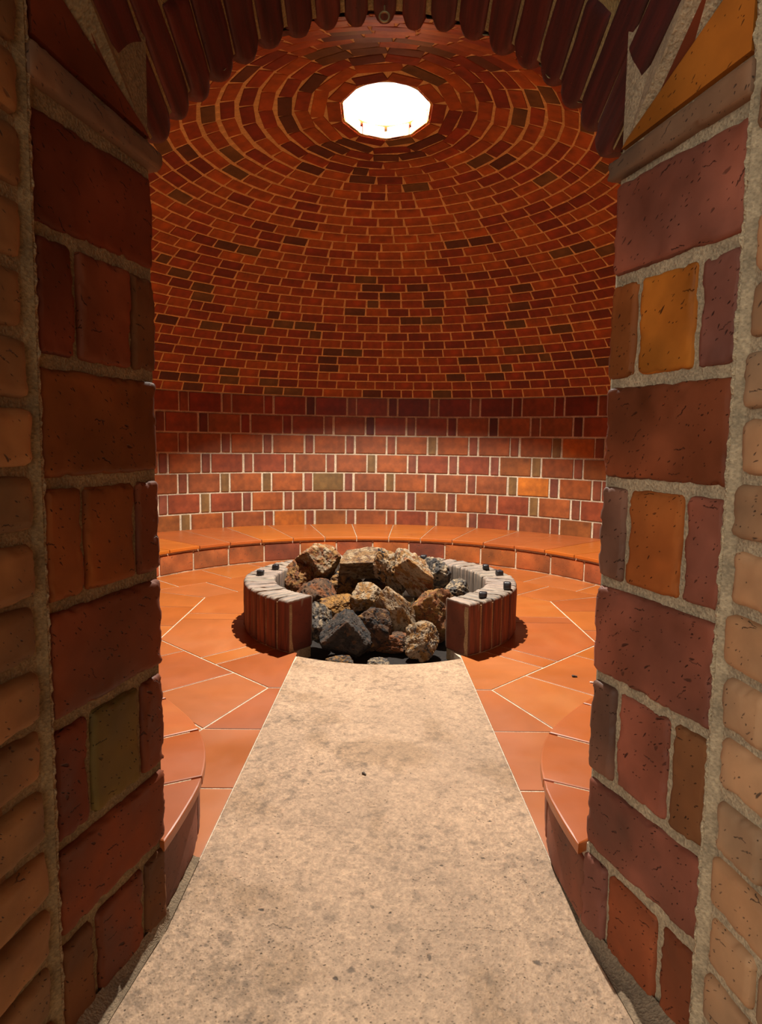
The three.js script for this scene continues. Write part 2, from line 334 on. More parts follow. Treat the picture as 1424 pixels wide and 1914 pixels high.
{ // the dome: rings of small bricks up to a ten-sided oculus
  const dome = group('ceiling');
  tag(dome, 'domed ceiling of small orange and dark red bricks laid in rings up to the open oculus', 'ceiling', null, 'structure');
  const NU = 420, NV = 120;
  const sheet = (off, flip) => grid(NU, NV, (u, v) => {
    const a = 2 * Math.PI * (flip ? 1 - u : u), d = domeAt(v * DOME_LENGTH), r = d.r + d.ty * off, y = d.y - d.tr * off;
    return [d.cx + r * d.ex * Math.sin(a), y, d.cz + r * d.ez * Math.cos(a), a * 3, v * 3.2];
  }, (u, v) => { const a = 2 * Math.PI * (flip ? 1 - u : u), d = domeAt(v * DOME_LENGTH), r = d.r + d.ty * off, x = d.cx + r * Math.sin(a), z = d.cz + r * Math.cos(a); return !(inVault(x, z, -0.02) || (Math.abs(x) < 0.57 && z > 2.66)); });
  const mortarDome = std([0.86, 0.64, 0.28], { map: mortarTone, roughness: 0.95 });
  mesh('mortar_shell', mergeGeometries([sheet(0.0035, true), sheet(0.085, false)]), mortarDome, dome);
  const rim = grid(60, 1, (u, v) => { const a = 2 * Math.PI * u, d = domeAt(DOME_LENGTH), r = 0.41; return [d.cx + r * d.ex * Math.sin(a), mix(d.y + 0.004, d.y + 0.045, v), d.cz + r * d.ez * Math.cos(a), u * 2, v * 0.1]; });
  mesh('rim_mortar', rim, mortarDome, dome);
  const orange = [[0.43, 0.118, 0.014], [0.39, 0.100, 0.013], [0.46, 0.132, 0.014], [0.36, 0.086, 0.013]].map((c) => finishOf(c, brickFinish));
  const red = [[0.25, 0.034, 0.010], [0.19, 0.022, 0.009], [0.30, 0.046, 0.011], [0.35, 0.064, 0.012]].map((c) => finishOf(c, brickFinish));
  const bright = [[0.42, 0.112, 0.014], [0.38, 0.092, 0.013]].map((c) => finishOf(c, brickFinish));
  const brown = [[0.13, 0.068, 0.022], [0.11, 0.036, 0.016], [0.10, 0.022, 0.012], [0.15, 0.085, 0.026]].map((c) => finishOf(c, brickFinish));
  const C = DOME_LENGTH / 32, J = 0.0155, L0 = 0.2035, D = 0.062;
  const geos = {}; for (const k of [1, 0.55]) { geos[k] = []; for (let i = 0; i < 6; i++) geos[k].push(brick(1, C - J, D, { r: 0.0035, rough: 0.0012 })); }
  const shapes = new Map();
  const shapeFor = (len) => { const q = Math.round(len / 0.004) * 0.004, key = q.toFixed(3); if (!shapes.has(key)) shapes.set(key, [0, 1, 2].map(() => brick(q, C - J, D, { r: 0.0035, rough: 0.0014 }))); return pick(shapes.get(key)); };
  const items = [];
  for (let c = 0; c < 32; c++) {
    const s = (c + 0.5) * C, d = domeAt(s), around = 2 * Math.PI * d.r;
    const n = c >= 30 ? 10 : Math.max(10, Math.round(around / L0));
    const cells = []; for (let k = 0; k < n; k++) cells.push(c < 28 && rnd() < 0.07 ? 0.58 : 1);
    const tot = cells.reduce((x, y) => x + y, 0);
    let a = c === 31 ? 0 : rnd() * 0.2 + (c % 2) * Math.PI / n;
    for (const cell of cells) {
      const da = 2 * Math.PI * cell / tot, am = a + da / 2; a += da;
      const x = d.cx + d.r * d.ex * Math.sin(am), z = d.cz + d.r * d.ez * Math.cos(am);
      if ([-0.5, 0, 0.5].some((t) => inVault(x + Math.cos(am) * 0.2 * t, z - Math.sin(am) * 0.2 * t, -0.05)) || (Math.abs(x) < 0.62 && z > 2.60)) continue;
      const st = Math.hypot(d.ex * Math.cos(am), d.ez * Math.sin(am)), len = (c > 26 ? 2 * d.r * Math.tan(da / 2) : da * d.r) * st - (c === 31 ? 0.026 : c > 26 ? J * 0.5 : J);
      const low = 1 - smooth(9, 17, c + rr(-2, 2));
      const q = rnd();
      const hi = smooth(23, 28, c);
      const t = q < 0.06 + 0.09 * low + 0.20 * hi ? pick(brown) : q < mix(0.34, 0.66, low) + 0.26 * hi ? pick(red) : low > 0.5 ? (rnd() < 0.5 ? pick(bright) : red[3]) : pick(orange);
      const out = V3(Math.sin(am) / d.ex, 0, Math.cos(am) / d.ez).normalize(), up = V3(out.x * d.tr, d.ty, out.z * d.tr), tan = V3(out.z, 0, -out.x);
      const inn = V3().crossVectors(tan, up).multiplyScalar(-1);
      const ex = tan.clone().multiplyScalar(-1);
      const e3 = V3().crossVectors(ex, up);
      const o = V3(x, d.y, z).addScaledVector(e3, -D / 2 + 0.002 + rr(-0.0015, 0.0015));
      const m = frame(o, ex, up, e3);
      if (c > 24) m.multiply(new THREE.Matrix4().makeRotationZ(rr(-0.03, 0.03)));
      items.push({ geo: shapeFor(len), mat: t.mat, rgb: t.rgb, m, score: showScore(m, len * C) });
    }
  }
  addPieces(dome, 'brick', 'brickwork', items, white);
  // the bricks on edge round the oculus
  for (let k = 0; k < 10; k++) {
    const am = (k + 0.5) * 2 * Math.PI / 10 + rr(-0.012, 0.012), d = domeAt(DOME_LENGTH), r = 0.300;
    const st = Math.hypot(d.ex * Math.cos(am), d.ez * Math.sin(am)), ry = Math.atan2(Math.sin(am) / d.ex, Math.cos(am) / d.ez);
    const g = brick(2 * (r + 0.004) * Math.tan(Math.PI / 10) * st - 0.024, 0.075, 0.075, { r: 0.006, rough: 0.003, nx: 6 });
    const o = mesh('rim_brick', g, pick(rnd() < 0.5 ? orange : brown).mat, dome);
    o.applyMatrix4(place(d.cx + (r + 0.0375) * d.ex * Math.sin(am), d.y + 0.041, d.cz + (r + 0.0375) * d.ez * Math.cos(am), ry, 0, 0));
  }
}

// ------------------------------------------------------------------ floor: clay tiles set out on an octagon, the concrete walk
const PIT = [0.047, 0.26], PIT_OUT = 0.838, PIT_IN = 0.65, GAP = 0.56, GAP_MID = -0.02;
const walkL = (z) => z < 3 ? mix(-0.395, -0.462, (z - 1.0) / 1.95) : mix(-0.462, -0.51, clamp((z - 2.95) / 0.35, 0, 1));
const walkR = (z) => z < 3 ? mix(0.468, 0.492, (z - 1.0) / 1.95) : mix(0.492, 0.53, clamp((z - 2.95) / 0.35, 0, 1));
{
  const floor = group('floor');
  tag(floor, 'floor of glossy orange clay tiles cut to a star of angles round the fire pit', 'floor', null, 'structure');
  const base = new THREE.Shape(); base.absarc(0, 0, 3.1, 0, 2 * Math.PI, false);
  const hole = new THREE.Path();
  for (let i = 0; i < 96; i++) { const a = 2 * Math.PI * i / 96, dd = Math.atan2(Math.sin(a - GAP_MID), Math.cos(a - GAP_MID)), r = Math.abs(dd) < GAP + 0.03 ? 0.846 : PIT_IN + 0.03; const x = PIT[0] + r * Math.sin(a), z = PIT[1] + r * Math.cos(a); i ? hole.lineTo(x, -z) : hole.moveTo(x, -z); }
  hole.closePath(); base.holes.push(hole);
  const bg = new THREE.ExtrudeGeometry(base, { depth: 0.12, bevelEnabled: false, curveSegments: 64 }); bg.rotateX(-Math.PI / 2); bg.translate(0, -0.1222, 0);
  mesh('grout_bed', boxUV(bg), std([0.88, 0.74, 0.58], { map: mortarTone, roughness: 0.9 }), floor);
  const a0 = 1.235, a1 = 1.68, a2 = 2.13, a3 = 2.58, a4 = 3.03, tn = Math.tan(Math.PI / 8), C = [0.04, 0.2];
  const polys = [];
  for (let k = 0; k < 8; k++) {
    const an = k * Math.PI / 4, P = (n, t) => [C[0] + n * Math.sin(an) + t * Math.cos(an), C[1] + n * Math.cos(an) - t * Math.sin(an)];
    const bn = an + Math.PI / 4, Q = (n, t) => [C[0] + n * Math.sin(bn) + t * Math.cos(bn), C[1] + n * Math.cos(bn) - t * Math.sin(bn)];
    const f = 0.0715;
    polys.push([P(a0, -f), P(a0, f), P(0.5, f), P(0.5, -f)]);
    polys.push([P(a0, f), P(a0, a0 * tn), Q(a0, -f), Q(0.5, -f), P(0.5, f)]);
    const s1 = 0.235, s2 = k === 0 ? 0.41 : 0.47;
    polys.push([P(a0, -s1), P(a0, s1), P(a1, s1), P(a1, -s1)]);
    polys.push([P(a0, s1), P(a0, a0 * tn), P(a1, a1 * tn), P(a1, s1)]);
    polys.push([P(a0, -s1), P(a1, -s1), P(a1, -a1 * tn), P(a0, -a0 * tn)]);
    for (const sg of [-1, 1]) {
      polys.push([P(a1, 0), P(a1, sg * s2), P(a2, sg * s2), P(a2, 0)]);
      polys.push([P(a1, sg * s2), P(a1, sg * a1 * tn), P(a2, sg * a2 * tn), P(a2, sg * s2)]);
      polys.push([P(a2, sg * s1), P(a2, sg * (s1 + 0.44)), P(a3, sg * (s1 + 0.44)), P(a3, sg * s1)]);
      polys.push([P(a2, sg * (s1 + 0.44)), P(a2, sg * a2 * tn), P(a3, sg * a3 * tn), P(a3, sg * (s1 + 0.44))]);
      polys.push([P(a3, 0), P(a3, sg * a3 * tn), P(a4, sg * a4 * tn), P(a4, 0)]);
    }
    polys.push([P(a2, -s1), P(a2, s1), P(a3, s1), P(a3, -s1)]);
  }
  const clip = (poly, nx, nz, c) => {              // keeps nx * x + nz * z <= c
    const out = [];
    for (let i = 0; i < poly.length; i++) {
      const a = poly[i], b = poly[(i + 1) % poly.length], da = nx * a[0] + nz * a[1] - c, db = nx * b[0] + nz * b[1] - c;
      if (da <= 0) out.push(a);
      if (da * db < 0) { const t = da / (da - db); out.push([mix(a[0], b[0], t), mix(a[1], b[1], t)]); }
    }
    return out;
  };
  const areaOf = (p) => { let s = 0; for (let i = 0; i < p.length; i++) { const a = p[i], b = p[(i + 1) % p.length]; s += a[0] * b[1] - b[0] * a[1]; } return Math.abs(s) / 2; };
  // outside the pit: the part of an edge inside the circle becomes an arc
  const R = 0.80;
  const outside = (p) => {
    const far = (q) => Math.hypot(q[0] - PIT[0], q[1] - PIT[1]);
    const out = []; let qIn = -1, qOut = null;
    for (let i = 0; i < p.length; i++) {
      const a = p[i], b = p[(i + 1) % p.length], ia = far(a) < R, ib = far(b) < R;
      if (!ia) out.push(a);
      if (ia === ib) continue;
      let lo = 0, hi = 1;
      for (let k = 0; k < 30; k++) { const m = (lo + hi) / 2; (far([mix(a[0], b[0], m), mix(a[1], b[1], m)]) < R) === ia ? lo = m : hi = m; }
      const q = [mix(a[0], b[0], lo), mix(a[1], b[1], lo)];
      out.push(q);
      if (ib) qIn = out.length - 1; else qOut = q;
    }
    if (qIn >= 0 && qOut) {
      const q0 = out[qIn], A0 = Math.atan2(q0[0] - PIT[0], q0[1] - PIT[1]), A1 = Math.atan2(qOut[0] - PIT[0], qOut[1] - PIT[1]), dA = Math.atan2(Math.sin(A1 - A0), Math.cos(A1 - A0));
      const arc = []; for (let k = 1; k < 5; k++) arc.push([PIT[0] + R * Math.sin(A0 + dA * k / 5), PIT[1] + R * Math.cos(A0 + dA * k / 5)]);
      out.splice(qIn + 1, 0, ...arc);
    }
    return out;
  };
  const tones = [[0.62, 0.185, 0.034], [0.58, 0.165, 0.032], [0.65, 0.205, 0.042], [0.54, 0.145, 0.034], [0.60, 0.185, 0.048]].map((c) => std(c.map((x) => x * 0.9), { map: tileTone, roughnessMap: tileGloss, roughness: 1, bumpMap: tileBump, bumpScale: 0.0015 }));
  for (let p of polys) {
    const mx = p.reduce((s, q) => s + q[0], 0) / p.length, mz = p.reduce((s, q) => s + q[1], 0) / p.length, mr = Math.hypot(mx, mz);
    if (mr > 2.32 && !(mz > 1.6 && Math.abs(mx) < 1.0)) continue;
    if (mr > 2.9) continue;
    const parts = [];
    const zs = p.map((q) => q[1]), xs = p.map((q) => q[0]);
    if (Math.max(...zs) > 0.95 && Math.min(...xs) < 0.5 && Math.max(...xs) > -0.47 && mz > 0.7) {
      // the walk's edges as lines x = a + b z
      const bl = (walkL(2.95) - walkL(1)) / 1.95, al = walkL(1) - bl, br = (walkR(2.95) - walkR(1)) / 1.95, ar = walkR(1) - br;
      parts.push(clip(p, 1, -bl, al)); parts.push(clip(p, -1, br, -ar));
    } else parts.push(p);
    for (let q of parts) {
      if (q.length < 3 || areaOf(q) < 0.003) continue;
      q = outside(q);
      if (q.length < 3 || areaOf(q) < 0.003) continue;
      const cx = q.reduce((s, v) => s + v[0], 0) / q.length, cz = q.reduce((s, v) => s + v[1], 0) / q.length;
      const g = plate(q.map((v) => [v[0] - cx, v[1] - cz]), -0.022, 0, 0.0042, 0.0015);
      const ang = rnd() < 0.5 ? 0 : Math.PI / 2, ca2 = Math.cos(ang), sa2 = Math.sin(ang), P = g.attributes.position, U = new Float32Array(P.count * 2), ou = rnd() * 5, ov = rnd() * 5;
      for (let i = 0; i < P.count; i++) { U[2 * i] = P.getX(i) * ca2 + P.getZ(i) * sa2 + ou; U[2 * i + 1] = -P.getX(i) * sa2 + P.getZ(i) * ca2 + ov; }
      g.setAttribute('uv', new THREE.BufferAttribute(U, 2));
      const o = mesh('tile', g, pick(tones), floor);
      o.position.set(cx, rr(0, 0.0008), cz); o.rotation.set(rr(-0.0016, 0.0016), 0, rr(-0.0016, 0.0016));
    }
  }
  // earth and paving under and outside the entrance
  const yard = mesh('yard_ground', boxUV(new THREE.BoxGeometry(9, 0.1, 7)), std([0.46, 0.36, 0.25], { map: mortarTone, roughness: 0.95 }), scene);
  yard.position.set(0, -0.075, 6.5); tag(yard, 'pale ground of the yard outside the entrance', 'ground', null, 'structure');
  const soil = mesh('earth', boxUV(new THREE.CylinderGeometry(3.6, 3.6, 0.2, 48)), std([0.2, 0.13, 0.08]), scene);
  soil.position.set(0, -0.26, 0); tag(soil, 'earth under the round room', 'ground', null, 'structure');
}
{ // the concrete walk from the entrance to the pit, its end cut round the pit
  const pts = [];
  for (let z = 1.0; z <= 3.31; z += 0.11) pts.push([walkR(z), z]);
  pts.push([0.56, 3.6], [0.58, 4.9], [-0.55, 4.9], [-0.53, 3.6]);
  for (let z = 3.30; z >= 1.0; z -= 0.11) pts.push([walkL(z), z]);
  const aL = Math.atan2(walkL(1) - PIT[0], 1.0 - PIT[1]), aR = Math.atan2(walkR(1) - PIT[0], 1.0 - PIT[1]);
  for (let k = 0; k <= 16; k++) { const a = mix(aL, aR, k / 16); pts.push([PIT[0] + 0.85 * Math.sin(a), PIT[1] + 0.85 * Math.cos(a)]); }
  const g = plate(pts, -0.075, 0.004, 0.0005, 0.003), P = g.attributes.position, U = new Float32Array(P.count * 2);
  for (let i = 0; i < P.count; i++) { U[2 * i] = P.getX(i) + 0.53; U[2 * i + 1] = 3.5 - P.getZ(i); }
  g.setAttribute('uv', new THREE.BufferAttribute(U, 2));
  const walk = mesh('concrete_walk', g, std([0.58, 0.395, 0.255], { map: concreteTone, bumpMap: concreteBump, bumpScale: 0.004, roughness: 0.78 }), scene);
  tag(walk, 'worn sand-coloured concrete walk leading from the entrance to the fire pit', 'path', null, 'structure');
}

// ------------------------------------------------------------------ the bench round the wall
{
  const bench = group('bench');
  tag(bench, 'low ring-shaped brick bench with a seat of orange clay tiles along the curved wall', 'bench');
  const left = [[-0.478, 2.965], [-0.468, 2.82], [-0.467, 2.68], [-0.500, 2.50], [-0.568, 2.34], [-0.68, 2.18], [-0.81, 2.03], [-0.98, 1.87], [-1.19, 1.66], [-1.42, 1.395]];
  const right = [[0.490, 2.965], [0.480, 2.82], [0.480, 2.70], [0.515, 2.51], [0.585, 2.35], [0.70, 2.19], [0.83, 2.04], [1.0, 1.87], [1.21, 1.66], [1.43, 1.39]];
  const pts = left.map(([x, z]) => V3(x, 0, z));
  const A0 = Math.atan2(-1.42, 1.395), N = 30, A1 = Math.atan2(1.43, 1.39);
  for (let k = 1; k < N; k++) { const a = A0 - (2 * Math.PI - (A1 - A0)) * k / N; pts.push(V3(1.993 * Math.sin(a), 0, 1.993 * Math.cos(a))); }
  for (const [x, z] of right.slice().reverse()) pts.push(V3(x, 0, z));
  const curve = new THREE.CatmullRomCurve3(pts, false, 'centripetal'); curve.arcLengthDivisions = 2000;
  const len = curve.getLength();
  const lenEnd = (() => { let best = 0, bd = 9; for (let k = 0; k < 4000; k++) { const p = curve.getPointAt(k / 8000); const d = Math.hypot(p.x + 1.42, p.z - 1.395); if (d < bd) { bd = d; best = k / 8000; } } return best * len; })();
  const front = (s, off = 0) => { const t = clamp(s / len, 0, 1), p = curve.getPointAt(t), q = curve.getTangentAt(t); return [p.x - (-q.z) * off, p.z - q.x * off]; };   // off > 0: into the room
  const back = (s, R = R_WALL - 0.002) => {
    const e = s < lenEnd ? s / lenEnd : s > len - lenEnd ? (len - s) / lenEnd : -1;
    let a;
    if (e >= 0) { a = mix(0.172, Math.abs(A0), Math.pow(e, 0.9)); if (s < lenEnd) a = -a; } else { const p = curve.getPointAt(s / len); a = Math.atan2(p.x, p.z); }
    return [R * Math.sin(a), R * Math.cos(a)];
  };
  // which side is the room? test once at the back of the ring
  const test = front(len / 2, 0.1), sgn = Math.hypot(...test) < 1.993 ? 1 : -1;
  // core
  const core = []; const M = 120;
  for (let k = 0; k <= M; k++) core.push(front(len * k / M, -0.014 * sgn));
  for (let k = M; k >= 0; k--) core.push(back(len * k / M, R_WALL + 0.003));
  const cg = new THREE.ExtrudeGeometry(new THREE.Shape(core.map(([x, z]) => new THREE.Vector2(x, -z))), { depth: 0.2085, bevelEnabled: false }); cg.rotateX(-Math.PI / 2);
  mesh('core', boxUV(cg), std([0.80, 0.64, 0.46], { map: mortarTone, roughness: 0.95 }), bench);
  // seat tiles, their front edge a little over the riser
  const seatTones = [[0.70, 0.19, 0.022], [0.74, 0.215, 0.022], [0.66, 0.17, 0.022], [0.60, 0.155, 0.032]].map((c) => std(c.map((x) => x * 0.92), { map: tileTone, roughnessMap: tileGloss, roughness: 0.95, bumpMap: tileBump, bumpScale: 0.0015 }));
  const nt = Math.round(len / 0.305);
  for (let k = 0; k < nt; k++) {
    const s0 = len * k / nt, s1 = len * (k + 1) / nt, p = [];
    for (let i = 0; i <= 6; i++) p.push(front(mix(s0, s1, i / 6), 0.016 * sgn));
    for (let i = 4; i >= 0; i--) p.push(back(mix(s0, s1, i / 4)));
    const cx = p.reduce((s, v) => s + v[0], 0) / p.length, cz = p.reduce((s, v) => s + v[1], 0) / p.length;
    const g = plate(p.map((v) => [v[0] - cx, v[1] - cz]), 0, 0.028, 0.0035, 0.005), P = g.attributes.position, U = new Float32Array(P.count * 2), ou = rnd() * 5, ov = rnd() * 5;
    for (let i = 0; i < P.count; i++) { U[2 * i] = P.getX(i) + ou; U[2 * i + 1] = P.getZ(i) + P.getY(i) + ov; }
    g.setAttribute('uv', new THREE.BufferAttribute(U, 2));
    const o = mesh('seat_tile', g, k < 7 || k > nt - 8 ? pick(seatTones.slice(2)) : pick(seatTones), bench); o.position.set(cx, Y_SEAT - 0.028 + rr(-0.001, 0.001), cz);
  }
  for (const sd of [-1, 1]) {
    const f = grid(16, 3, (u, v) => { const z = mix(2.70, 2.975, u), e = sd < 0 ? walkL(z) : walkR(z); return [e + sd * 0.035 * v, 0.004 + 0.020 * v * v + 0.004 * fbm(z * 40, v * 3, sd, 3) * v, z, z, v * 0.03]; });
    mesh('mortar_fillet', f, std([0.30, 0.22, 0.14], { map: mortarTone, bumpMap: mortarBump, bumpScale: 0.003, roughness: 0.95, side: THREE.DoubleSide }), bench);  // dark strip added to stand for the shade along the bench foot
  }
  // riser bricks
  const rt = [[0.50, 0.125, 0.026], [0.42, 0.100, 0.028], [0.56, 0.15, 0.024], [0.29, 0.066, 0.024], [0.46, 0.125, 0.03]].map((c) => std(c, { map: jambTone, bumpMap: jambBump, bumpScale: 0.004, roughness: 0.65 }));
  const nr = Math.round(len / 0.345);
  for (let k = 0; k < nr; k++) {
    const sm = len * (k + 0.5) / nr, bl = len / nr - 0.012;
    const near = k < 4 || k > nr - 5;
    const g = brick(bl, 0.158, 0.09, { nx: near ? 22 : 10, ny: near ? 12 : 5, nz: 5, r: 0.007, rough: 0.003, chip: near ? 0.012 : 0.005, map: (x, y, z) => { const f = front(sm + x, (z - 0.045 - 0.006) * sgn); return V3(f[0], y + 0.089, f[1]); } });
    mesh('riser_brick', g, near ? rt[3] : pick(rt), bench);  // bricks near the door take a dark tone, their shadow put into colour
  }
}

// ------------------------------------------------------------------ the fire pit
const pit = group('fire_pit', [PIT[0], 0, PIT[1]]);
tag(pit, 'horseshoe ring of bricks on end holding lava rocks, open towards the concrete walk', 'fire pit');
{
  const a0 = GAP_MID + GAP + 0.03, a1 = GAP_MID + 2 * Math.PI - GAP - 0.03, n = 42, da = (a1 - a0) / n, H = 0.282;
  const ring = []; for (let k = 0; k <= 80; k++) { const a = mix(a0 + 0.012, a1 - 0.012, k / 80); ring.push([(PIT_OUT - 0.008) * Math.sin(a), (PIT_OUT - 0.008) * Math.cos(a)]); }
  for (let k = 80; k >= 0; k--) { const a = mix(a0 + 0.012, a1 - 0.012, k / 80); ring.push([(PIT_IN + 0.010) * Math.sin(a), (PIT_IN + 0.010) * Math.cos(a)]); }
  const cg = new THREE.ExtrudeGeometry(new THREE.Shape(ring.map(([x, z]) => new THREE.Vector2(x, -z))), { depth: H - 0.020 + 0.07, bevelEnabled: false }); cg.rotateX(-Math.PI / 2); cg.translate(0, -0.07, 0);
  mesh('mortar_ring', boxUV(cg), std([0.56, 0.42, 0.24], { map: mortarTone, bumpMap: mortarBump, bumpScale: 0.002, roughness: 0.95 }), pit);
  const m = std([1, 1, 1], { map: jambTone, bumpMap: jambBump, bumpScale: 0.003, roughness: 0.75, vertexColors: true });
  const reds = [[0.27, 0.062, 0.026], [0.23, 0.050, 0.024], [0.31, 0.075, 0.03], [0.25, 0.07, 0.035]];
  for (let k = 0; k < n; k++) {
    const a = a0 + da * (k + 0.5), L = PIT_OUT - PIT_IN, body = pick(reds), cq = rr(0.9, 1.1), cap = [0.40 * cq, 0.305 * cq * rr(0.97, 1.03), 0.235 * cq], s = rnd() * 40;
    const g = brick(1, H, L, { nx: 9, ny: 9, nz: 14, r: 0.016, rough: 0, chip: 0, map: (x, y, z) => {
      const rad = PIT_OUT - L / 2 + z, wd = Math.min(0.079, rad * da - 0.004) + 0.0;
      const top = smooth(H * 0.42, H * 0.5, y);
      const lift = top * (0.007 * n3(x * 3 + s, z * 7, s) + 0.004 * n3(x * 9 - s, z * 30, s));
      const out = z > L * 0.45 ? 0.003 * n3(x * 4 + s, y * 14, 2) : 0;
      return V3(x * wd + 0.0015 * n3(y * 12 + s, z * 12, s), y + lift, rad - (PIT_OUT - L / 2) + out);
    } });
    // fired red body, weathered buff on the broken top, the same buff on the inner end
    const P = g.attributes.position, NN = g.attributes.normal, c = new Float32Array(P.count * 3);
    for (let i = 0; i < P.count; i++) {
      const worn = (P.getY(i) > H / 2 - 0.012 + 0.008 * n3(P.getX(i) * 60 + s, P.getZ(i) * 40, 1)) || P.getZ(i) < -L / 2 + 0.01;
      const q = worn ? cap : body; c.set(q, 3 * i);
    }
    g.setAttribute('color', new THREE.BufferAttribute(c, 3));
    const o = mesh('brick', g, m, pit);
    const rm = PIT_OUT - L / 2 + rr(-0.004, 0.004);
    o.position.set(rm * Math.sin(a), H / 2 + 0.001, rm * Math.cos(a)); o.rotation.y = a;
  }
  const bed = grid(40, 24, (u, v) => { const a = 2 * Math.PI * u, r = 0.845 * v; return [r * Math.sin(a), -0.062 + 0.012 * fbm(r * Math.sin(a) * 9, 3, r * Math.cos(a) * 9, 3), r * Math.cos(a), r * Math.sin(a), r * Math.cos(a)]; });
  mesh('ash_bed', bed, std([0.016, 0.010, 0.007], { map: lavaTone, bumpMap: lavaBump, bumpScale: 0.006, roughness: 1, side: THREE.DoubleSide }), pit);
}

// ------------------------------------------------------------------ small black blocks on the pit's rim
{
  const m = std([0.018, 0.017, 0.02], { roughness: 0.42, bumpMap: lavaBump, bumpScale: 0.001 });
  const spots = [
    [-0.700, 0.270, 'outer of two small black blocks on the left end of the fire pit rim'],
    [-0.635, 0.075, 'small black block on the rim beside the tilted rust rock, inner of two'],
    [0.362, -0.36, 'small black block at the back of the rim, behind the grey rocks'],
    [0.752, -0.015, 'small black block on the right rim, hindmost of the row of three'],
    [0.806, 0.185, 'small black block on the right rim, middle one of the row of three'],
    [0.775, 0.600, 'taller black block near the outer right edge of the rim'],
    [0.600, 0.815, 'small black block on the rim brick nearest the right end of the ring']];
  spots.forEach(([x, z, label], i) => {
    const g = brick(0.043 + rr(-0.004, 0.004), 0.034 + (i === 5 ? 0.012 : 0), 0.040, { nx: 6, ny: 6, nz: 6, r: 0.008, rough: 0.007, freq: 30 });
    const o = mesh('black_block', g, m, scene);
    o.position.set(x, 0.300 + (i === 5 ? 0.006 : 0), z); o.rotation.y = rr(-0.4, 0.4);
    tag(o, label, 'block', 'small black blocks on the fire pit rim');
  });
}

// ------------------------------------------------------------------ lava rocks
const rockMat = std([1, 1, 1], { map: lavaTone, bumpMap: lavaBump, bumpScale: 0.010, roughness: 0.96, vertexColors: true });
const OCHRE = [0.40, 0.20, 0.055], RUST = [0.30, 0.10, 0.028], PALE = [0.50, 0.37, 0.23], BLACK = [0.030, 0.027, 0.026], GREY = [0.13, 0.112, 0.098], BROWN = [0.15, 0.075, 0.035];
function rock(name, label, at, size, turn, o) {
  const { sd = 1, cuts = 9, colours = [OCHRE, PALE, BLACK], dark = 0.3, jag = 1, planes = [] } = o;
  const g = new THREE.IcosahedronGeometry(1, 27), p = g.attributes.position;
  const old = seed; seed = sd * 9176 + 31;
  const pl = planes.map(([x, y, z, d]) => [V3(x, y, z).normalize(), d]);
  for (let i = 0; i < cuts; i++) { const v = V3(rr(-1, 1), rr(-1, 1), rr(-1, 1)).normalize(); pl.push([v, rr(0.56, 0.88)]); }
  seed = old;
  const v = V3(), col = new Float32Array(p.count * 3), uv = new Float32Array(p.count * 2);
  for (let i = 0; i < p.count; i++) {
    v.fromBufferAttribute(p, i).normalize();
    let r = 1.05;
    for (const [n, d] of pl) { const k = v.dot(n); if (k > 0.05) { const q = d / k; const h = clamp(0.5 + 0.5 * (r - q) / 0.05, 0, 1); r = mix(r, q, h) - 0.05 * h * (1 - h); } }
    const s = sd * 3.7, f = fbm(v.x * 2.1 + s, v.y * 2.1, v.z * 2.1 - s, 3), f2 = fbm(v.x * 7 + s, v.y * 7 + s, v.z * 7, 3), ridge = Math.abs(n3(v.x * 4.2 - s, v.y * 4.2, v.z * 4.2 + s));
    const f3 = n3(v.x * 16 + s, v.y * 16, v.z * 16 - s), pore = Math.max(0, n3(v.x * 11 - s, v.y * 11 + s, v.z * 11) - 0.22);
    r *= 1 + jag * (0.16 * f + 0.05 * f2 - 0.06 * (0.35 - ridge) + 0.011 * f3 - 0.15 * pore);
    const c1 = smooth(-0.12, 0.14, fbm(v.x * 2.6 - s, v.y * 2.6 + 2 * s, v.z * 2.6, 3)), c2 = smooth(-0.02, 0.12, fbm(v.x * 4 + 3 * s, v.y * 4, v.z * 4 - s, 4) + dark - 0.46);
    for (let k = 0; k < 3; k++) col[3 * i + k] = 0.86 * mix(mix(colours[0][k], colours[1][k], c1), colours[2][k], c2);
    const sc = (size[0] + size[1] + size[2]) / 3;
    uv[2 * i] = (Math.atan2(v.x, v.z) / Math.PI * 1.6) * sc * 3.2 + s; uv[2 * i + 1] = v.y * 1.4 * sc * 3.2;
    p.setXYZ(i, v.x * r * size[0], v.y * r * size[1], v.z * r * size[2]);
  }
  g.setAttribute('color', new THREE.BufferAttribute(col, 3)); g.setAttribute('uv', new THREE.BufferAttribute(uv, 2));
  smoothNormals(g);
  const m = mesh(name, g, rockMat, scene);
  m.position.set(...at); m.rotation.set(...turn);
  return tag(m, label, 'rock', 'lava rocks heaped in the fire pit');
}
rock('lava_rock', 'big tilted block rock at top left of the heap, lit face streaked with rust', [-0.365, 0.32, 0.02], [0.155, 0.15, 0.15], [0, 0, 0], { sd: 3, cuts: 3, planes: [[-0.62, -0.42, 0.65, 0.50], [0.50, 0.30, 0.80, 0.60], [0.80, -0.45, 0.3, 0.66], [0.25, 0.95, 0.1, 0.80], [-0.6, 0.8, 0.0, 0.74], [0.1, -0.9, 0.45, 0.66]], colours: [OCHRE, PALE, RUST], dark: 0.42, jag: 0.9 });
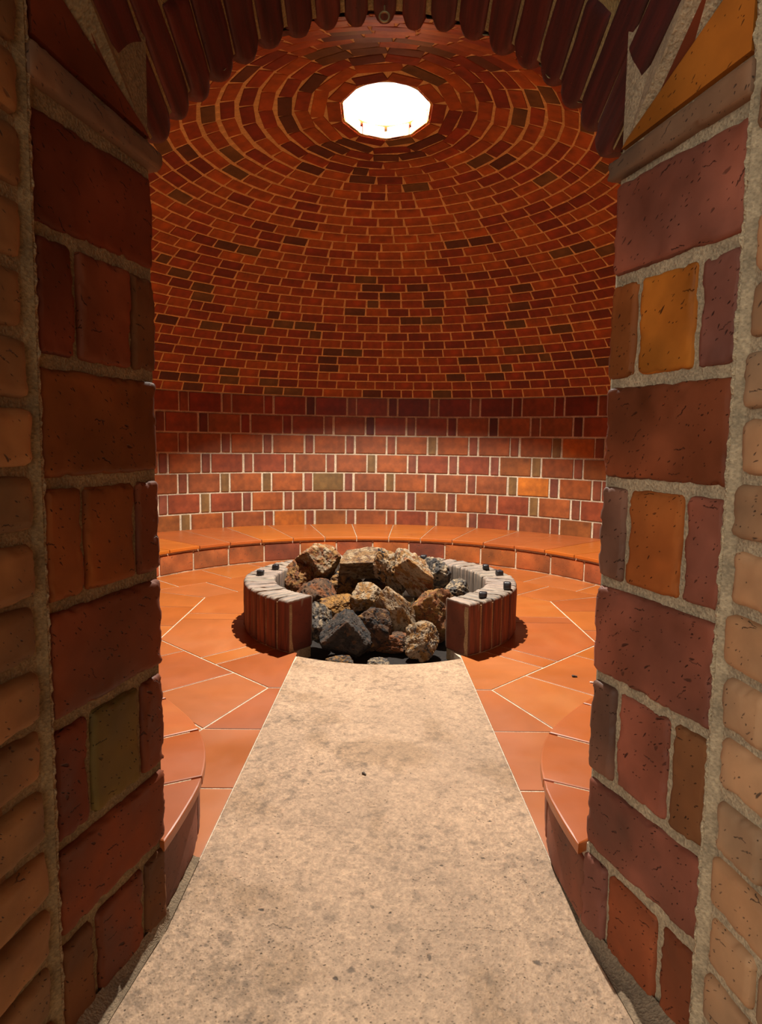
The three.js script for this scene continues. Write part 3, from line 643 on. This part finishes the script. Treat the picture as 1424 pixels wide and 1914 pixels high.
rock('lava_rock', 'widest rock at the top of the heap, flat and pale above, dark below', [-0.085, 0.315, 0.02], [0.205, 0.130, 0.21], [0, 0, 0.05], { sd: 5, cuts: 2, planes: [[-0.14, 1, -0.02, 0.66], [0.05, -0.52, 0.86, 0.46], [0, -1, 0, 0.75], [-0.9, -0.1, 0.4, 0.84], [0.9, 0.1, 0.3, 0.86]], colours: [[0.42, 0.29, 0.16], [0.30, 0.16, 0.06], BROWN], dark: 0.40, jag: 0.7 });
rock('lava_rock', 'slanted rust orange rock leaning against the left inside of the rim', [-0.455, 0.22, 0.03], [0.145, 0.14, 0.15], [0, 0, 0], { sd: 8, cuts: 5, planes: [[-0.55, 0.5, 0.6, 0.6], [0.7, 0.1, 0.7, 0.62], [0, 0.95, 0.2, 0.75]], colours: [RUST, OCHRE, BROWN], dark: 0.36 });
rock('lava_rock', 'upright ochre rock with dark pores to the left of the overhanging rock', [0.115, 0.30, 0.18], [0.105, 0.16, 0.12], [0, 0, 0.15], { sd: 11, cuts: 6, planes: [[-0.4, 0.2, 0.9, 0.7], [0.2, 0.95, 0.3, 0.8]], colours: [OCHRE, PALE, BLACK], dark: 0.30, jag: 1.2 });
rock('lava_rock', 'overhanging ragged rock on the right of the heap, bright above, shaded below', [0.235, 0.315, 0.30], [0.165, 0.14, 0.14], [0, 0, -0.45], { sd: 14, cuts: 2, planes: [[-0.1, -0.45, 0.88, 0.46], [0.25, 0.95, 0.18, 0.62], [-0.5, -0.9, 0.1, 0.62], [-0.9, 0.2, 0.3, 0.75]], colours: [PALE, OCHRE, RUST], dark: 0.34, jag: 1.25 });
rock('lava_rock', 'tall smooth-sided rock leaning in the middle of the heap', [0.140, 0.145, 0.60], [0.105, 0.190, 0.115], [0.1, 0, 0.30], { sd: 17, cuts: 6, planes: [[0.1, 0.62, 0.78, 0.66], [0.1, -0.22, 0.97, 0.62], [-0.7, 0, 0.6, 0.76], [0.8, 0.1, 0.45, 0.72]], colours: [PALE, OCHRE, BROWN], dark: 0.30, jag: 0.65 });
rock('lava_rock', 'blackish rounded triangular rock at the front left beside the walk', [-0.140, 0.068, 0.85], [0.145, 0.150, 0.12], [0, 0, 0], { sd: 20, cuts: 4, planes: [[-0.66, 0.72, 0.2, 0.62], [0.76, 0.60, 0.2, 0.62], [0.05, -0.10, 1, 0.58]], colours: [[0.085, 0.065, 0.05], BLACK, BROWN], dark: 0.30, jag: 0.95 });
rock('lava_rock', 'dark brown rock with a black top just behind the triangular black rock', [-0.022, 0.090, 0.71], [0.128, 0.140, 0.11], [0, 0, -0.2], { sd: 23, cuts: 7, planes: [[0.2, 0.2, 0.95, 0.7]], colours: [BROWN, BLACK, OCHRE], dark: 0.24 });
rock('lava_rock', 'grey speckled rock against the left end of the ring', [-0.285, 0.095, 0.70], [0.088, 0.135, 0.10], [0, 0, 0.1], { sd: 26, cuts: 7, planes: [[0.1, 0.75, 0.6, 0.66]], colours: [GREY, PALE, BLACK], dark: 0.36, jag: 1.1 });
rock('lava_rock', 'small bright ochre rock in the hollow on the left of the heap', [-0.205, 0.150, 0.45], [0.108, 0.085, 0.10], [0, 0, -0.25], { sd: 29, cuts: 7, planes: [[0.1, 0.9, 0.45, 0.62]], colours: [OCHRE, [0.5, 0.24, 0.05], BROWN], dark: 0.26 });
rock('lava_rock', 'flat-topped pale rock in the hollow at the centre of the heap', [-0.052, 0.180, 0.43], [0.112, 0.095, 0.11], [0, 0, 0.1], { sd: 32, cuts: 6, planes: [[-0.1, 0.75, 0.65, 0.62], [0, -0.3, 0.95, 0.7]], colours: [PALE, OCHRE, BROWN], dark: 0.30 });
rock('lava_rock', 'crumpled pale rock at the front right, nearest the concrete walk', [0.270, 0.030, 0.82], [0.112, 0.112, 0.10], [0, 0, 0.35], { sd: 35, cuts: 8, planes: [[-0.2, 0.6, 0.75, 0.66], [0.8, 0.1, 0.5, 0.72]], colours: [PALE, OCHRE, GREY], dark: 0.34, jag: 1.3 });
rock('lava_rock', 'big rock beside the right end of the ring, half in shade and half lit rust', [0.370, 0.120, 0.53], [0.135, 0.165, 0.12], [0, 0, 0], { sd: 38, cuts: 6, planes: [[0.6, 0.4, 0.65, 0.66], [-0.55, 0.05, 0.85, 0.7]], colours: [RUST, OCHRE, BROWN], dark: 0.30, jag: 1.1 });
rock('lava_rock', 'grey rough rock behind the overhanging rock, below the back of the rim', [0.390, 0.225, -0.02], [0.120, 0.125, 0.12], [0, 0, -0.3], { sd: 41, cuts: 7, colours: [GREY, PALE, BLACK], dark: 0.36, jag: 1.2 });
rock('lava_rock', 'small grey rock by itself near the pale inside of the right rim', [0.540, 0.190, 0.22], [0.084, 0.076, 0.08], [0, 0.3, -0.35], { sd: 44, cuts: 7, colours: [GREY, PALE, BLACK], dark: 0.30, jag: 0.9 });
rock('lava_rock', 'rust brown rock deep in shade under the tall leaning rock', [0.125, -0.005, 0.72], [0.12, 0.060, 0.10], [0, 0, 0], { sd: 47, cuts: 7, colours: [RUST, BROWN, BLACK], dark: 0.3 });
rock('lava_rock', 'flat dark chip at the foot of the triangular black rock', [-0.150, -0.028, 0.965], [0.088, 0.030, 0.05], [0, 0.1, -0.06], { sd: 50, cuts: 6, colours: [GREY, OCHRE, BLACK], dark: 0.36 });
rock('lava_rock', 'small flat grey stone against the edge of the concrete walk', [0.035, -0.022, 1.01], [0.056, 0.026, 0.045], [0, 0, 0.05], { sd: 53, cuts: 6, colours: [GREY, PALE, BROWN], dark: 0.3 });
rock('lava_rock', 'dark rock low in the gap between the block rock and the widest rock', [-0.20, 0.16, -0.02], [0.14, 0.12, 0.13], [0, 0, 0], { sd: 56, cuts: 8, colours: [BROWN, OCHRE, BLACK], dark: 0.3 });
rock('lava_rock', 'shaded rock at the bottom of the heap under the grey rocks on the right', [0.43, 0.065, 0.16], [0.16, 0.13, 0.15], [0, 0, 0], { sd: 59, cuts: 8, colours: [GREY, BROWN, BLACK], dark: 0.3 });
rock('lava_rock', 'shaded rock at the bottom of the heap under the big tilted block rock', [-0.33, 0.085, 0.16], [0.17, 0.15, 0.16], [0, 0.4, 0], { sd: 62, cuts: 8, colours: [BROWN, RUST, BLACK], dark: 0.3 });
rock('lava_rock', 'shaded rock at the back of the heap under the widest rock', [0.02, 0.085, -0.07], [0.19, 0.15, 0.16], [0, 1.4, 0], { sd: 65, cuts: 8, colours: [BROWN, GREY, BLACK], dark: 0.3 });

// ------------------------------------------------------------------ crumbs on the floor
{
  const chip = (label, x, y, z, c, size) => { const g = brick(size, size * 0.3, size * 0.45, { nx: 6, ny: 5, nz: 5, r: 0.002, rough: size * 0.25, freq: 80 }); const o = mesh('stone_chip', g, std(c), scene); o.position.set(x, y + size * 0.15, z); o.rotation.y = rnd() * 3; tag(o, label, 'stone chip'); };
  chip('tiny dark chip on a clay tile to the right of the walk', 0.985, 0.0006, 1.255, [0.05, 0.035, 0.03], 0.024);
  chip('tiny white chip on a clay tile near the right jamb', 1.045, 0.0006, 1.335, [0.75, 0.70, 0.66], 0.022);
  chip('small dark crumb lying in the middle of the concrete walk', -0.02, 0.0045, 2.24, [0.07, 0.05, 0.035], 0.018);
}

// ------------------------------------------------------------------ the entrance: splayed brick jambs, vault, passage
const JROWS = [0.008, 0.205, 0.388, 0.614, 0.827, 1.043, 1.251, 1.463, 1.667];
const jambTones = {
  red: [0.34, 0.084, 0.028], deep: [0.27, 0.056, 0.018], orange: [0.52, 0.16, 0.016], mauve: [0.37, 0.125, 0.078], brown: [0.25, 0.095, 0.032], olive: [0.27, 0.165, 0.038], rust: [0.38, 0.110, 0.024], plum: [0.38, 0.115, 0.064], taupe: [0.29, 0.125, 0.072], clay: [0.42, 0.115, 0.022]
};
const jambLeftShade = {};  // darkened copies of the brick materials: shade of the left jamb put into colour
const jambMats = {}; for (const k in jambTones) { const m = jambMats[k] = new THREE.MeshPhysicalMaterial({ map: jambTone, bumpMap: jambBump, bumpScale: 0.0045, roughnessMap: jambGloss, roughness: 1.3, specularIntensity: 0.35 }); m.color.setRGB(...jambTones[k]); jambLeftShade[k] = m.clone(); jambLeftShade[k].color.multiplyScalar(0.8); }
function jamb(side, name, label, A, B, tones, ledgeY) {
  const w = group(name); tag(w, label, 'door jamb', null, 'structure');
  const a = V3(A[0], 0, A[1]), along = V3(B[0] - A[0], 0, B[1] - A[1]), L = along.length(); along.normalize();
  const out = V3(along.z, 0, -along.x); if (out.x * side > 0) out.multiplyScalar(-1);      // towards the walk
  const put = (s, y, dep) => V3(a.x + along.x * s + out.x * dep, y, a.z + along.z * s + out.z * dep);
  const spans3 = [[0.0, 0.081], [0.091, 0.240], [0.252, 0.342]];
  let t = 0;
  for (let row = 0; row < 8; row++) {
    const y0 = JROWS[row] + 0.010, y1 = JROWS[row + 1] - 0.010, big = row % 2 === 1;
    for (const [s0, s1] of big ? [[0.002, 0.341]] : spans3) {
      const bw = s1 - s0, bh = y1 - y0, jit = rr(-0.003, 0.003), sm = (s0 + s1) / 2, ym = (y0 + y1) / 2, tw = rr(-0.012, 0.012);
      const g = brick(bw, bh, 0.085, { nx: big ? 40 : 22, ny: 26, nz: 8, r: 0.010, rough: 0.006, chip: 0.020, freq: 9, map: (x, y, z) => { const v = put(sm + x, ym + y + x * tw, z - 0.0425 + jit); return v; } });
      if (side < 0) { const idx = g.index.array; for (let i = 0; i < idx.length; i += 3) { const q = idx[i]; idx[i] = idx[i + 1]; idx[i + 1] = q; } smoothNormals(g); }
      mesh('brick', g, (side < 0 ? jambLeftShade : jambMats)[tones[t++ % tones.length]], w);
    }
  }
  // the thin ledge course under the vault
  const lg = brick(L + 0.03, 0.05, 0.10, { nx: 40, ny: 8, nz: 8, r: 0.010, rough: 0.004, chip: 0.016, map: (x, y, z) => { const s = x + L / 2 - 0.006; const k = clamp(s / L, 0, 1); return put(s, mix(ledgeY[0], ledgeY[1], 0.5) + y * mix(0.86, 1.2, k) + mix(0, 0.022, k), z - 0.05 + 0.010); } });
  if (side < 0) { const idx = lg.index.array; for (let i = 0; i < idx.length; i += 3) { const q = idx[i]; idx[i] = idx[i + 1]; idx[i + 1] = q; } smoothNormals(lg); }
  mesh('ledge_brick', lg, std([0.34, 0.165, 0.075], { map: jambTone, bumpMap: jambBump, bumpScale: 0.003, roughness: 0.8 }), w);
  // wedge bricks between the ledge and the first brick of the vault
  const base = ledgeY[1] + 0.012;
  const hull = (pts) => { const g = new ConvexGeometry(pts); g.computeVertexNormals(); return boxUV(g, rnd(), rnd()); };
  const iv = side < 0 ? 0 : VAULT.length - 1, fx = VAULT[iv];
  const Jv = (z, dx = 0, dy = 0) => V3(fx[0] + dx, fx[1] + RISE(fx[0]) * (z - fx[2]) + dy, z);
  const zn = a.z + along.z * 0.335, nearY = Jv(zn).y;
  const w1 = [put(0.015, base, 0.0), put(0.335, base + 0.026, 0.002), put(0.335, nearY - 0.028, 0.0), put(0.03, base + 0.016, -0.002)];
  mesh('wedge_brick', hull(w1.concat(w1.map((v) => v.clone().addScaledVector(out, -0.06)))), jambMats[side > 0 ? 'orange' : 'deep'], w);
  const w2 = [put(0.09, base + 0.045, -0.010), put(0.335, nearY - 0.012, -0.010), Jv(zn, side * 0.030, 0.0), Jv(zn - 0.14, side * 0.034, 0.004)];
  mesh('wedge_brick', hull(w2.concat(w2.map((v) => v.clone().add(V3(side * 0.02, 0.06, 0))))), jambMats.deep, w);
  const w3 = [put(0.01, base + 0.012, -0.014), put(0.34, nearY - 0.026, -0.014), Jv(zn + 0.005, side * 0.004, 0.010), Jv(fx[2] + 0.12, side * 0.006, 0.012)];
  mesh('wedge_mortar', hull(w3.concat(w3.map((v) => v.clone().add(V3(side * 0.10, 0.10, 0))))), side < 0 ? mortarLeftShade : mortarJamb, w);
  // mortar fillet along the foot of the jamb
  const edge = (z) => side < 0 ? walkL(z) : walkR(z);
  const fil = grid(40, 4, (u, v) => { const s = mix(-0.005, L + 0.02, u), q = put(s, 0, 0), x = mix(edge(q.z), q.x + side * 0.004, v), wv = 0.006 * fbm(s * 40, v * 2, side, 3); return [x, 0.003 + 0.030 * v * v + wv * v, q.z, s, v * 0.05]; });
  mesh('mortar_fillet', fil, std([0.30, 0.22, 0.14], { map: mortarTone, bumpMap: mortarBump, bumpScale: 0.003, roughness: 0.95, side: THREE.DoubleSide }), w);
  // mortar body behind, out to the roof
  const body = [];
  const P0 = put(0.005, 0, -0.011), P1 = put(L - 0.004, 0, -0.011), P2 = put(L + 0.012, 0, 0.004), P3 = put(L + 0.030, 0, -0.004);
  body.push([P0.x, P0.z], [P1.x, P1.z], [P2.x, P2.z], [P3.x, P3.z], ...(side < 0 ? [[-0.608, 3.50], [-1.9, 3.50]] : [[0.69, 3.9], [1.9, 3.9]]), [side * 1.9, 2.42]);
  for (let k = 8; k >= 0; k--) { const an = mix(0.172, 0.66, k / 8); body.push([side * (R_WALL + 0.012) * Math.sin(an), (R_WALL + 0.012) * Math.cos(an)]); }
  const cg = new THREE.ExtrudeGeometry(new THREE.Shape(body.map(([x, z]) => new THREE.Vector2(x, -z))), { depth: 3.1, bevelEnabled: false }); cg.rotateX(-Math.PI / 2); cg.translate(0, -0.08, 0);
  mesh('mortar_body', boxUV(cg), side < 0 ? mortarLeftShade : mortarJamb, w);
  // the rough mortar strip down the outer corner
  const strip = grid(12, 420, (u, v) => { const y = v * 2.6, s = L - 0.004 + u * (0.019 + 0.010 * n3(y * 26, side * 5, 0.4)) + 0.004 * n3(y * 33, 2.2, side), k = Math.sin(Math.PI * u); const q = put(s, y, -0.006 + 0.008 * k + 0.012 * fbm(s * 90, y * 60, side * 3, 4) * k); return [q.x, q.y, q.z, s, y]; });
  if (side < 0) { const ix = strip.index.array; for (let i = 0; i < ix.length; i += 3) { const q = ix[i]; ix[i] = ix[i + 1]; ix[i + 1] = q; } strip.computeVertexNormals(); }
  mesh('mortar_strip', strip, std(side < 0 ? [0.44, 0.31, 0.17] : [0.62, 0.48, 0.30], { map: mortarTone, bumpMap: mortarBump, bumpScale: 0.006, roughness: 0.95, side: THREE.DoubleSide }), w);  // left strip toned darker, shade put into its colour
}
jamb(-1, 'wall_left', 'left splayed door jamb of torn dark red bricks, in shade', [-0.464, 2.941], [-0.5535, 3.2707],
  ['brown', 'red', 'brown', 'red', 'red', 'olive', 'deep', 'red', 'red', 'clay', 'rust', 'rust', 'brown', 'red', 'deep', 'deep'], [1.672, 1.720]);
jamb(1, 'wall_right', 'right splayed door jamb of pitted red and mauve bricks in soft light', [0.4916, 2.9515], [0.5929, 3.2731],
  ['mauve', 'red', 'red', 'plum', 'taupe', 'plum', 'brown', 'plum', 'taupe', 'clay', 'plum', 'red', 'rust', 'orange', 'mauve', 'plum'], [1.664, 1.712]);

{ // the passage in front of the jambs: courses of pale rounded bricks
  const pale = { left: [[0.38, 0.17, 0.048], [0.42, 0.195, 0.06], [0.33, 0.145, 0.04]], right: [[0.54, 0.28, 0.125], [0.49, 0.25, 0.11], [0.56, 0.30, 0.14]] };  // left tones darker than right: weaker light there put into the colour
  for (const side of [-1, 1]) {
    const w = group(side < 0 ? 'wall_passage_left' : 'wall_passage_right');
    tag(w, side < 0 ? 'left passage wall of pale rounded bricks before the dark jamb' : 'right passage wall of pale rounded bricks before the lighter jamb', 'wall', null, 'structure');
    const A = side < 0 ? V3(-0.574, 0, 3.298) : V3(0.612, 0, 3.302), B = side < 0 ? V3(-0.599, 0, 3.50) : V3(0.68, 0, 3.9);
    const al = B.clone().sub(A), L = al.length(); al.normalize();
    const out = V3(-side * al.z, 0, side * al.x);
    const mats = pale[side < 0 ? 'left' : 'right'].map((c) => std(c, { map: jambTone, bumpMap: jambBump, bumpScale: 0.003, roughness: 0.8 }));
    const bedding = grid(4, 4, (u, v) => { const p = A.clone().addScaledVector(al, u * L - 0.004).addScaledVector(out, 0.001); return [p.x, v * 2.6, p.z, u * L, v * 2.6]; });
    mesh('mortar_bed', bedding, std(side < 0 ? [0.34, 0.165, 0.055] : [0.50, 0.30, 0.14], { map: mortarTone, bumpMap: mortarBump, bumpScale: 0.002, roughness: 0.95, side: THREE.DoubleSide }), w);  // left bedding carries the same painted shade
    for (let row = 0; row < 22; row++) {
      const y = 0.047 + row * 0.1075 + rr(-0.003, 0.003);
      for (let k = 0, s = 0; s < L; k++) {
        const bl = k === 0 ? (side < 0 ? 0.19 : (row % 2 ? 0.21 : 0.11)) + rr(-0.006, 0.006) : 0.21, sm = s + bl / 2; s += bl + 0.016;
        if (k && sm + bl / 2 > L + 0.03) break;
        const near = k === 0, dj = rr(-0.004, 0.004), e = rr(-0.004, 0.006);
        const g = brick(bl, 0.091, 0.09, { nx: near ? 20 : 4, ny: near ? 12 : 4, nz: near ? 8 : 3, r: 0.013, rough: near ? 0.007 : 0, chip: near ? 0.012 : 0, freq: 12, map: (x, yy, z) => V3(A.x + al.x * (sm + x + e) + out.x * (z - 0.045 + 0.020 + dj), y + yy, A.z + al.z * (sm + x + e) + out.z * (z - 0.045 + 0.020 + dj)) });
        if (side < 0) { const idx = g.index.array; for (let i = 0; i < idx.length; i += 3) { const q = idx[i]; idx[i] = idx[i + 1]; idx[i + 1] = q; } smoothNormals(g); }
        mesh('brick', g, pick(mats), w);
      }
    }
  }
}
{ // the vault over the door: long bricks side by side, their rounded ends against the dome
  const v = group('vault'); tag(v, 'dark brick vault over the doorway, long bricks side by side with rounded inner ends', 'vault', null, 'structure');
  const J = (i, s) => { const p = VAULT[i]; return V3(p[0], p[1] + RISE(p[0]) * s, p[2] + s); };
  const n = VAULT.length - 1, mats = [[0.12, 0.012, 0.005], [0.10, 0.010, 0.005], [0.145, 0.017, 0.006]].map((c) => std(c, { map: jambTone, bumpMap: jambBump, bumpScale: 0.003, roughness: 0.7 }));
  for (let i = 0; i < n; i++) {
    let s0 = -0.035 + rr(-0.008, 0.008);
    const lens = i === 0 || i === n - 1 ? [0.66] : i % 2 ? [0.36, 0.30, 0.30] : [0.27, 0.30, 0.30];
    for (const ln of lens) {
      const zEnd = J(i, s0 + ln).z; if (J(i, s0).z > 3.36) break;
      const c0 = J(i, s0 + ln / 2), c1 = J(i + 1, s0 + ln / 2), wd = c0.distanceTo(c1), ac = c1.clone().sub(c0).normalize(), along = J(i, s0 + 1).sub(J(i, s0)).normalize(), up = V3().crossVectors(along, ac).normalize();
      if (up.y < 0 && Math.abs(up.y) > 0.05) up.multiplyScalar(-1);
      const outward = V3(c0.x - 0.02, c0.y - 1.75, 0); if (up.dot(outward) < 0) up.multiplyScalar(-1);
      const S = s0, prot = rr(-0.003, 0.003);
      const g = brick(1, 0.11, ln, { nx: 9, ny: 7, nz: 26, r: 0.022, rough: 0, map: (x, y, z) => {
        const e = (S > 0 ? 0 : 1) * Math.pow(2 * Math.abs(x), 3) * smooth(-ln / 2 + 0.07, -ln / 2, z), s = S + ln / 2 + z + 0.034 * e, p0 = J(i, s), p1 = J(i + 1, s), t = 0.5 + x * (1 - 0.016 / wd);
        const p = p0.lerp(p1, t); const f = 0.004 * n3(p.x * 14, p.y * 14, p.z * 9 + i);
        return p.addScaledVector(up, y + 0.055 + f + prot + 0.010 * e);
      } });
      // keep faces outward whatever the frame's handedness
      if (V3().crossVectors(ac, up).dot(along) < 0) { const idx = g.index.array; for (let k = 0; k < idx.length; k += 3) { const q = idx[k]; idx[k] = idx[k + 1]; idx[k + 1] = q; } smoothNormals(g); }
      mesh('brick', g, pick(mats), v);
      s0 += ln + 0.012;
    }
  }
  const nrm = (i) => { const a = VAULT[Math.max(0, i - 1)], b = VAULT[Math.min(n, i + 1)]; return V3(-(b[1] - a[1]), b[0] - a[0], 0).normalize(); };
  const at = (u, off, s) => { const i = Math.min(n - 1, Math.floor(u * n)), t = u * n - i, p = J(i, s).lerp(J(i + 1, s), t), q = nrm(i).lerp(nrm(i + 1), t).normalize(); return p.addScaledVector(q, off); };
  const E = (u) => 3.40 - at(u, 0, 0).z;
  const low = grid(n * 2, 12, (u, k) => { const p = at(u, 0.009, mix(0.012, E(u), k)); return [p.x, p.y, p.z, u * 2, p.z]; });
  const top = grid(n * 2, 12, (u, k) => { const p = at(u, 0.22, mix(0.03, E(u), k)); return [p.x, p.y, p.z, u * 2, p.z]; });
  mesh('mortar_bed', mergeGeometries([low, top]), std([0.42, 0.31, 0.12], { map: mortarTone, bumpMap: mortarBump, bumpScale: 0.003, roughness: 0.95, side: THREE.DoubleSide }), v);
  // unseen roof slab, added to stop sky light leaking in round the vault
  const roof = mesh('sky_seal_slab', boxUV(new THREE.BoxGeometry(3.8, 0.12, 2.7)), mortarJamb, scene); roof.position.set(0, 3.08, 2.55);
  tag(roof, 'added unseen roof slab that stops sky light leaking into the entrance', 'roof', null, 'structure');
  const lid = mesh('shade_lid', boxUV(new THREE.BoxGeometry(1.6, 0.1, 0.55)), mortarJamb, scene); lid.position.set(0, 2.62, 3.62);  // unseen lid, added to darken the vault
  const side = mesh('sky_block_wall', boxUV(new THREE.BoxGeometry(0.2, 3.2, 4)), std([0.36, 0.20, 0.11], { map: brickTone, roughness: 0.9 }), scene); side.position.set(1.02, 1.5, 5.95);  // unseen wall, added to keep sky light off the left jamb
  tag(side, 'added unseen wall that blocks sky light from the left jamb', 'wall', null, 'structure');
  const skyBlockRoof = mesh('sky_block_roof', boxUV(new THREE.BoxGeometry(1.75, 0.1, 4)), std([0.30, 0.19, 0.11], { roughness: 0.9 }), scene); skyBlockRoof.position.set(0.25, 3.12, 5.95);  // unseen roof, added to block sky light from above right
  tag(skyBlockRoof, 'added unseen roof that cuts sky light on the right behind the camera', 'roof', null, 'structure');
  tag(lid, 'added unseen ceiling that darkens the vault over the entrance', 'ceiling', null, 'structure');
}
{ // small screw eye in the crown of the vault
  const eye = new THREE.TorusGeometry(0.014, 0.0035, 8, 20), stem = new THREE.CylinderGeometry(0.003, 0.003, 0.03, 8); stem.translate(0, 0.026, 0);
  const o = mesh('screw_eye', mergeGeometries([plain(eye), plain(stem)]), std([0.35, 0.26, 0.12], { roughness: 0.5, metalness: 0.6 }), scene);
  o.position.set(0.012, 2.352, 2.31); tag(o, 'small screw eye hanging at the crown of the vault', 'hook');
}

// ------------------------------------------------------------------ the lamp over the oculus, on an arm from the entrance side
{
  const lamp = group('oculus_lamp', LAMP.at); tag(lamp, 'small bright lamp on an arm above the oculus', 'lamp');
  const col = new THREE.Color().setRGB(...LAMP.color);
  const bulb = mesh('bulb', new THREE.SphereGeometry(0.022, 20, 14), new THREE.MeshStandardMaterial({ color: 0x000000, emissive: col, emissiveIntensity: 6 }), lamp);
  bulb.castShadow = false;
  const metal = std([0.25, 0.25, 0.25], { metalness: 0.8, roughness: 0.4 });
  const cap = new THREE.LatheGeometry([[0.012, 0.05], [0.03, 0.045], [0.034, 0.03], [0.030, 0.03], [0.012, 0.042]].map(([x, y]) => new THREE.Vector2(x, y)), 24);
  mesh('socket', cap, metal, lamp);
  const arm = new THREE.TubeGeometry(new THREE.CatmullRomCurve3([V3(0, 0.045, 0), V3(0, 0.12, 0.05), V3(0, 0.13, 0.5), V3(0, -0.22, 0.95)]), 40, 0.010, 10);
  mesh('arm', arm, metal, lamp);
  const light = new THREE.PointLight(col, LAMP.power); light.castShadow = true; light.shadow.radius = LAMP.radius / 0.02; light.position.set(0, 0, 0);
  light.name = 'lamp_light'; lamp.add(light);
}

renderer.render(scene, camera);
